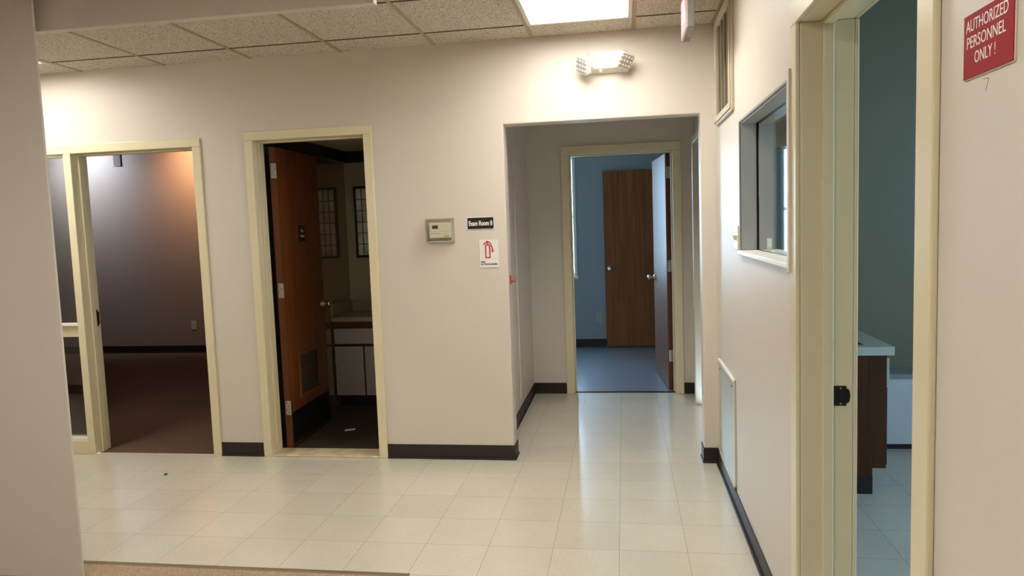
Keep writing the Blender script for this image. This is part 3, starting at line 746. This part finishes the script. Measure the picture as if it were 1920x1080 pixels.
lamp_head((0.087, -0.085, 2.430), (0.073, 0.066, -0.017), (-0.04, 0.024, -0.077), (0.098, 0.092))

# ------------------------------------------------------------------ exit sign
t = thing('exit_sign', 'red-lit exit sign hanging edge-on from the ceiling at the right', 'exit sign', (0.383, -0.735, ZC))
ex0, ex1, ey0, ey1, ez0, ez1 = 0.364, 0.404, -0.865, -0.57, 2.40, 2.60
MB().box(ex0 + 0.002, ex1, ey0, ey1, ez0, ez1).build('housing', 'exitgrey', t, bevel=0.006, seg=3)
fc = MB().box(ex0 - 0.001, ex0 + 0.003, ey0 + 0.008, ey1 - 0.008, ez0 + 0.008, ez1 - 0.008).build('face', 'exitface', t, label='glowing pinkish face')
text_mesh('lettering', 'EXIT', 'exitred', fc, (ex0 - 0.001, (ey0 + ey1) / 2, (ez0 + ez1) / 2 + 0.01), (0, -1, 0), (0, 0, 1), width=0.195, height=0.125, thick=0.001, bold=0.02, label='red letters EXIT')
MB().box(ex0 + 0.003, ex1 - 0.002, -0.80, -0.67, ez1, ZC).build('canopy', 'exitgrey', t, bevel=0.003)
MB().lathe([(0.005, 0), (0.004, 0.003)], (0.39, -0.70, ez0), (0, 0, -1), 12).build('test_button', 'white', t)

# ------------------------------------------------------------------ thermostat in guard
t = thing('wall_thermostat', 'white thermostat inside a clear locking guard on the back wall', 'thermostat', (-1.095, YB, 1.485))
gx0, gx1, gz0, gz1, gd = -1.180, -1.006, 1.412, 1.560, 0.062
def ring(mb, x0, x1, z0, z1, w, ya, yb):
    for b in ((x0, x1, z0, z0 + w), (x0, x1, z1 - w, z1), (x0, x0 + w, z0 + w, z1 - w), (x1 - w, x1, z0 + w, z1 - w)): mb.box(b[0], b[1], ya, yb, b[2], b[3])
    return mb
ring(MB(), gx0 - 0.003, gx1 + 0.003, gz0 - 0.003, gz1 + 0.003, 0.012, YB - 0.012, YB).build('base_ring', 'greyplastic', t, bevel=0.002)
ring(MB(), gx0, gx1, gz0, gz1, 0.003, YB - gd + 0.006, YB - 0.012).build('guard_side', 'clear', t)
ring(MB(), gx0, gx1, gz0, gz1, 0.006, YB - gd, YB - gd + 0.006).build('guard_rim', 'greyplastic', t, bevel=0.002)
MB().box(gx0 + 0.006, gx1 - 0.006, YB - gd + 0.001, YB - gd + 0.003, gz0 + 0.006, gz1 - 0.006).build('guard_cover', 'clear', t, label='clear plastic cover')
bd = MB().box(-1.158, -1.022, YB - 0.044, YB, 1.438, 1.532).build('body', 'white', t, bevel=0.005)
yf = YB - 0.044
MB().box(-1.138, -1.100, yf - 0.0012, yf, 1.496, 1.518).build('display', 'lcd', bd, label='small dark display')
MB().box(-1.152, -1.028, yf - 0.0006, yf, 1.4785, 1.480).build('flip_line', 'greyplastic', bd)
for i in range(3): MB().box(-1.062 + i * 0.011, -1.054 + i * 0.011, yf - 0.002, yf, 1.446, 1.453).build('button', 'greyplastic', bd, bevel=0.001)
for i in range(2): MB().box(-1.075 + i * 0.020, -1.060 + i * 0.020, yf - 0.002, yf, 1.460, 1.468).build('button', 'cream', bd, bevel=0.001)
for i in range(4): MB().box(-1.146 + i * 0.016, -1.134 + i * 0.016, yf - 0.0008, yf, 1.464, 1.469).build('button', 'greyplastic', bd)

# ------------------------------------------------------------------ signs
t = thing('room_sign', 'black name plate reading Exam Room 8 beside the corridor opening', 'sign', (-0.835, YB, 1.523))
MB().box(-0.921, -0.748, YB - 0.003, YB, 1.482, 1.562).build('backing', 'signwhite', t, bevel=0.001)
MB().box(-0.917, -0.752, YB - 0.005, YB - 0.003, 1.487, 1.557).build('plate', 'blackplastic', t, bevel=0.0005)
text_mesh('lettering', 'Exam Room 8', 'letter', t, (-0.8345, YB - 0.005, 1.522), (1, 0, 0), (0, 0, 1), width=0.150, height=0.031, bold=0.03, label='white lettering Exam Room 8')

t = thing('fire_extinguisher_sign', 'white sign with a red fire extinguisher symbol on the back wall', 'sign', (-0.788, YB, 1.33))
MB().box(-0.850, -0.727, YB - 0.004, YB, 1.241, 1.416).build('plate', 'signwhite', t, bevel=0.003)
yy = YB - 0.004
F = lambda a, b, d: (a, d, b)
mb = MB()
rk = [0]
def ribbon(pts, w):
    for (a, b) in zip(pts[:-1], pts[1:]):
        p, q = Vector((a[0], a[1])), Vector((b[0], b[1])); dd = (q - p).normalized(); nn = Vector((-dd.y, dd.x)) * w / 2
        e = dd * w * 0.3; rk[0] += 1
        mb.prism([tuple(p - e - nn), tuple(q + e - nn), tuple(q + e + nn), tuple(p - e + nn)], F, yy - 0.0010 - 0.00006 * rk[0], yy)
body_o = [(-0.808, 1.305), (-0.808, 1.375), (-0.803, 1.384), (-0.795, 1.387), (-0.787, 1.384), (-0.782, 1.375), (-0.782, 1.305), (-0.808, 1.305)]
ribbon(body_o, 0.0075)
ribbon([(-0.795, 1.387), (-0.795, 1.400)], 0.006)
ribbon([(-0.820, 1.388), (-0.806, 1.399), (-0.790, 1.403), (-0.778, 1.396), (-0.768, 1.370), (-0.762, 1.345)], 0.007)
ribbon([(-0.803, 1.409), (-0.786, 1.404)], 0.004)
mb.prism([(-0.769, 1.352), (-0.758, 1.348), (-0.762, 1.338), (-0.771, 1.342)], F, yy - 0.0025, yy)
mb.build('extinguisher_symbol', 'symbolred', t, label='red extinguisher outline')
MB().box(-0.842, -0.735, yy - 0.0006, yy, 1.2985, 1.2995).build('divider_line', 'greyplastic', t)
text_mesh('lettering', 'FIRE', 'ink', t, (-0.842, yy, 1.278), (1, 0, 0), (0, 0, 1), width=0.030, height=0.0105, align='LEFT', bold=0.035)
text_mesh('lettering', 'EXTINGUISHER', 'ink', t, (-0.842, yy, 1.263), (1, 0, 0), (0, 0, 1), width=0.107, height=0.0105, align='LEFT', bold=0.035)

t = thing('warning_sign', 'red sign reading authorized personnel only on the right wall', 'sign', (XR, -3.242, 1.757))
MB().box(XR - 0.003, XR, -3.320, -3.166, 1.705, 1.806).build('backing', 'signedge', t, bevel=0.001)
MB().box(XR - 0.0045, XR - 0.003, -3.3185, -3.1675, 1.7065, 1.8045).build('plate', 'signred', t, bevel=0.0005)
sx = XR - 0.0045
text_mesh('lettering', 'AUTHORIZED', 'letter', t, (sx, -3.2395, 1.7865), (0, -1, 0), (0, 0, 1), width=0.128, height=0.0182, thick=0.0003, label='white lettering')
text_mesh('lettering', 'PERSONNEL', 'letter', t, (sx, -3.2385, 1.7610), (0, -1, 0), (0, 0, 1), width=0.118, height=0.0182, thick=0.0003)
text_mesh('lettering', 'ONLY !', 'letter', t, (sx, -3.2370, 1.7355), (0, -1, 0), (0, 0, 1), width=0.064, height=0.0182, thick=0.0003)

# ------------------------------------------------------------------ small fittings
t = thing('wall_hook', 'small red extinguisher hook on the left corridor corner', 'hook', (-0.67, 0.09, 1.16))
MB().box(-0.670, -0.664, 0.080, 0.108, 1.125, 1.185).build('plate', 'redhook', t, bevel=0.002)
MB().tube([(-0.664, 0.094, 1.150), (-0.645, 0.094, 1.142), (-0.635, 0.094, 1.148), (-0.632, 0.094, 1.165)], 0.004, 10).build('hook', 'redhook', t, smooth=True)

def outlet(label, x, y, z, m, grp=None):
    t = thing('wall_outlet', label, 'outlet', (x, y, z), grp)
    MB().box(x - 0.036, x + 0.036, y - 0.006, y, z - 0.058, z + 0.058).build('plate', m, t, bevel=0.002)
    for dz in (0.02, -0.02):
        s = MB().box(x - 0.016, x + 0.016, y - 0.0075, y - 0.006, z + dz - 0.014, z + dz + 0.014).build('socket', m, t, bevel=0.001)
        MB().box(x - 0.008, x - 0.006, y - 0.008, y - 0.0072, z + dz - 0.004, z + dz + 0.006).box(x + 0.006, x + 0.008, y - 0.008, y - 0.0072, z + dz - 0.004, z + dz + 0.006).build('slot', 'ink', s)
outlet('grey wall outlet low on the blue wall left of the brown door', -0.256, 4.28, 0.355, 'greyplastic')
outlet('wall outlet low on the mauve wall of the dim room', -5.474, 4.12, 0.36, 'cream')
t = thing('wall_speaker', 'small grey box high on the mauve wall of the dim room', 'speaker', (-6.37, 4.12, 2.52))
MB().box(-6.43, -6.325, 4.10, 4.12, 2.44, 2.62).build('case', 'wall_dim', t, bevel=0.006)
MB().box(-6.42, -6.335, 4.098, 4.101, 2.45, 2.61).build('mesh_front', 'speakergrey', t)

tag(MB().lathe([(0.004, 0), (0.010, 0.001), (0.011, 0.004), (0.007, 0.008), (0.002, 0.009)], (-2.86, -0.36, 0.0), (0, 0, 1), 12).build('crumb', 'ink'), 'tiny dark crumb on the tile floor in front of the leftmost doorway', 'debris')
# ------------------------------------------------------------------ restroom contents
t = thing('vanity_cabinet', 'grey vanity cabinet with dark trim in the restroom', 'cabinet', (-1.9, 1.55, 0))
cx0, cx1, cy0 = -2.403, -1.432, 1.335
mb = MB(); mb.box(cx0, cx1, cy0 + 0.002, 1.778, 0.108, 0.742); mb.box(cx0, cx1, cy0 + 0.07, 1.778, 0, 0.108)
mb.build('body', 'frame_dark', t)
MB().box(cx0, cx1, cy0 - 0.016, cy0, 0.690, 0.742).build('rail', 'darkwood', t, bevel=0.002, label='dark red-brown rail')
dr = MB().box(cx0 + 0.03, -1.96, cy0 - 0.016, cy0, 0.555, 0.682)
MB().box(cx0 + 0.012, cx1 - 0.01, cy0 - 0.016, cy0, 0.552, 0.682).build('drawer', 'laminate', t, bevel=0.002)
for x0, x1 in ((cx0 + 0.012, -2.142), (-2.128, -1.86), (-1.846, -1.445)):
    MB().box(x0, x1, cy0 - 0.016, cy0, 0.110, 0.528).build('door', 'laminate', t, bevel=0.002)
t = thing('countertop', 'beige restroom countertop resting on the grey vanity', 'countertop', (-1.9, 1.55, 0.742))
MB().box(-2.403, -1.432, 1.300, 1.778, 0.742, 0.782).build('slab', 'counter', t, bevel=0.006)
MB().box(-2.385, -1.432, 1.760, 1.778, 0.782, 0.885).build('backsplash', 'counter', t, bevel=0.003)
MB().box(-2.403, -2.385, 1.300, 1.778, 0.782, 0.885).build('side_splash', 'counter', t, bevel=0.003)
t = thing('framed_panel', 'dark framed leaded-glass panel on the restroom back wall', 'wall panel', (-2.2, 1.78, 1.58))
px0, px1, pz0, pz1 = -2.322, -2.075, 1.262, 1.896
mb = MB()
for b in ((px0, px1, pz0, pz0 + 0.02), (px0, px1, pz1 - 0.02, pz1), (px0, px0 + 0.02, pz0 + 0.02, pz1 - 0.02), (px1 - 0.02, px1, pz0 + 0.02, pz1 - 0.02)): mb.box(b[0], b[1], 1.755, 1.78, b[2], b[3])
mb.build('frame', 'frame_dark', t, bevel=0.003)
mb = MB(); ld = MB()
nx, nz = 4, 6
wx = (px1 - px0 - 0.04) / nx; wz = (pz1 - pz0 - 0.04) / nz
for i in range(nx):
    for j in range(nz):
        a = px0 + 0.02 + i * wx; b = pz0 + 0.02 + j * wz
        tz = 0.004 * math.sin(3.1 * i + 1.7 * j)
        mb.hexa([(a + 0.002, 1.768, b + 0.002), (a + wx - 0.002, 1.768 + tz * 0.3, b + 0.002), (a + wx - 0.002, 1.776, b + 0.002), (a + 0.002, 1.776, b + 0.002),
                 (a + 0.002, 1.768 + tz * 0.5, b + wz - 0.002), (a + wx - 0.002, 1.768, b + wz - 0.002), (a + wx - 0.002, 1.776, b + wz - 0.002), (a + 0.002, 1.776, b + wz - 0.002)])
mb.build('panes', 'leaded', t)
for i in range(1, nx): ld.box(px0 + 0.02 + i * wx - 0.003, px0 + 0.02 + i * wx + 0.003, 1.763, 1.772, pz0 + 0.02, pz1 - 0.02)
for j in range(1, nz): ld.box(px0 + 0.02, px1 - 0.02, 1.763, 1.772, pz0 + 0.02 + j * wz - 0.003, pz0 + 0.02 + j * wz + 0.003)
ld.build('lead_strips', 'frame_dark', t)
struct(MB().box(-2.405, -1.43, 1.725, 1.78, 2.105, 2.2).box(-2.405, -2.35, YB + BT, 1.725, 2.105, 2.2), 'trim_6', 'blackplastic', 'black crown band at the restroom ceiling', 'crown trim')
mb = MB(); mb.hexa([(-2.06, 0.63, 0.001), (-1.99, 0.66, 0.001), (-1.995, 0.69, 0.002), (-2.065, 0.655, 0.004), (-2.06, 0.63, 0.0018), (-1.99, 0.66, 0.0025), (-1.995, 0.69, 0.006), (-2.065, 0.655, 0.008)])
tag(mb.build('paper_scrap', 'paper'), 'tiny pale scrap of paper lying on the dark restroom floor', 'scrap')

# ------------------------------------------------------------------ exam room contents
t = thing('exam_cabinet', 'dark walnut base cabinet with toe kick in the exam room', 'cabinet', (1.1, 0.0, 0))
MB().box(XR2 + 0.002, 1.403, -0.45, 0.49, 0.143, 0.755).box(XR2 + 0.002, 1.335, -0.45, 0.49, 0.0995, 0.143).build('body', 'walnut', t, bevel=0.002)
MB().box(XR2 + 0.002, 1.336, -0.449, 0.49, 0, 0.0995).build('toe_kick', 'black', t)
for y0, y1 in ((-0.44, 0.01), (0.02, 0.48)):
    dr = MB().box(1.403, 1.419, y0, y1, 0.59, 0.735).build('drawer', 'counter_exam', t, bevel=0.003)
    MB().box(1.419, 1.432, (y0 + y1) / 2 - 0.05, (y0 + y1) / 2 + 0.05, 0.70, 0.712).build('pull', 'bronze', dr, bevel=0.003)
    dd = MB().box(1.403, 1.410, y0, y1, 0.16, 0.58).build('door', 'walnut', t, bevel=0.003)
    MB().lathe([(0.006, 0), (0.006, 0.012), (0.013, 0.018), (0.012, 0.026), (0.004, 0.029)], (1.410, y1 - 0.05 if y0 < 0 else y0 + 0.05, 0.54), (1, 0, 0), 16).build('knob', 'bronze', dd, smooth=True)
t = thing('countertop', 'grey-green countertop with a sink on the walnut cabinet', 'countertop', (1.1, 0.0, 0.755))
mb = MB()
X0, X1, Y0, Y1 = XR2 + 0.002, 1.433, -0.47, 0.495
hx0, hx1, hy0, hy1 = 0.93, 1.30, -0.40, -0.02
mb.box(X0, X1, Y0, hy0, 0.755, 0.80).box(X0, X1, hy1, Y1, 0.755, 0.80).box(X0, hx0, hy0, hy1, 0.755, 0.80).box(hx1, X1, hy0, hy1, 0.755, 0.80)
mb.build('slab', 'counter_exam', t)
mb = MB()
for b in ((hx0, hx0 + 0.01, hy0, hy1, 0.757, 0.803), (hx1 - 0.01, hx1, hy0, hy1, 0.757, 0.803), (hx0 + 0.01, hx1 - 0.01, hy0, hy0 + 0.01, 0.757, 0.803), (hx0 + 0.01, hx1 - 0.01, hy1 - 0.01, hy1, 0.757, 0.803), (hx0, hx1, hy0, hy1, 0.757, 0.762)): mb.box(*b)
mb.build('sink', 'sink', t, label='dark steel sink basin')
t = thing('low_bench', 'low white panelled bench with grey top against the teal wall', 'bench', (2.0, 0.42, 0))
MB().hexa([(1.44, 0.33, 0.035), (2.5, 0.30, 0.055), (2.5, 0.497, 0.055), (1.44, 0.497, 0.035), (1.44, 0.33, 0.462), (2.5, 0.30, 0.462), (2.5, 0.497, 0.462), (1.44, 0.497, 0.462)]).build('front_panel', 'benchwhite', t)
MB().hexa([(1.44, 0.318, 0.462), (2.5, 0.288, 0.462), (2.5, 0.497, 0.462), (1.44, 0.497, 0.462), (1.44, 0.318, 0.490), (2.5, 0.288, 0.490), (2.5, 0.497, 0.490), (1.44, 0.497, 0.490)]).build('top', 'benchgrey', t)
MB().box(1.44, 2.5, 0.35, 0.49, 0.0, 0.035).build('plinth', 'black', t)

# ------------------------------------------------------------------ lights
def area(name, loc, rot, sx, sy, power, col, portal=False):
    l = bpy.data.lights.new(name, 'AREA'); l.shape = 'RECTANGLE'; l.size = sx; l.size_y = sy; l.energy = power; l.color = col
    o = bpy.data.objects.new(name, l); COL.objects.link(o); o.location = loc; o.rotation_euler = rot
    if portal: l.cycles.is_portal = True
    return o
def spot(name, loc, target, power, col, size, blend=0.8, r=0.05):
    l = bpy.data.lights.new(name, 'SPOT'); l.energy = power; l.color = col; l.spot_size = math.radians(size); l.spot_blend = blend; l.shadow_soft_size = r
    o = bpy.data.objects.new(name, l); COL.objects.link(o); o.location = loc
    o.rotation_euler = (Vector(target) - Vector(loc)).to_track_quat('-Z', 'Y').to_euler()
    return o
# sky seen through the two outside windows
w = bpy.data.worlds.new('daylight'); SC.world = w; w.use_nodes = True
bg = w.node_tree.nodes['Background']; bg.inputs['Color'].default_value = (0.50, 0.73, 1.0, 1); bg.inputs['Strength'].default_value = 27.0
area('far_window_portal', (-1.09, 4.42, 1.58), (math.radians(-90), 0, 0), 1.12, 1.44, 1, (1, 1, 1), True)
area('exam_window_portal', (4.12, -2.3, 1.6), (0, math.radians(90), 0), 1.4, 1.0, 1, (1, 1, 1), True)
# two recessed wall washers in the dim room
spot('cool_downlight', (-7.0, 3.42, 2.71), (-6.88, 4.12, 2.30), 150, (0.66, 0.80, 1.0), 125, 1.0, 0.04)
spot('warm_downlight', (-5.15, 3.48, 2.71), (-5.20, 4.12, 2.36), 120, (1.0, 0.60, 0.34), 120, 1.0, 0.04)

# ------------------------------------------------------------------ camera
cam = bpy.data.cameras.new('camera'); co = bpy.data.objects.new('camera', cam); COL.objects.link(co)
yaw, pitch, roll = math.radians(8.852), math.radians(4.943), math.radians(-2.045)
f = Vector((-math.sin(yaw) * math.cos(pitch), math.cos(yaw) * math.cos(pitch), -math.sin(pitch)))
r0 = Vector((math.cos(yaw), math.sin(yaw), 0)); u0 = r0.cross(f)
r = math.cos(roll) * r0 + math.sin(roll) * u0; up = -math.sin(roll) * r0 + math.cos(roll) * u0
mw = Matrix(((r.x, up.x, -f.x, 0.048), (r.y, up.y, -f.y, -4.452), (r.z, up.z, -f.z, 1.501), (0, 0, 0, 1)))
co.matrix_world = mw
cam.sensor_width = 36; cam.lens = 1356.5 / 1920 * 36; cam.clip_start = 0.02
SC.camera = co

vs = SC.view_settings
vs.view_transform = 'Standard'; vs.look = 'None'; vs.gamma = 1.0; vs.use_curve_mapping = False
vs.exposure = 0.0
SC.cycles.use_denoising = True
SC.cycles.max_bounces = 10; SC.cycles.diffuse_bounces = 6; SC.cycles.glossy_bounces = 4; SC.cycles.transparent_max_bounces = 12
SC.cycles.sample_clamp_indirect = 8.0
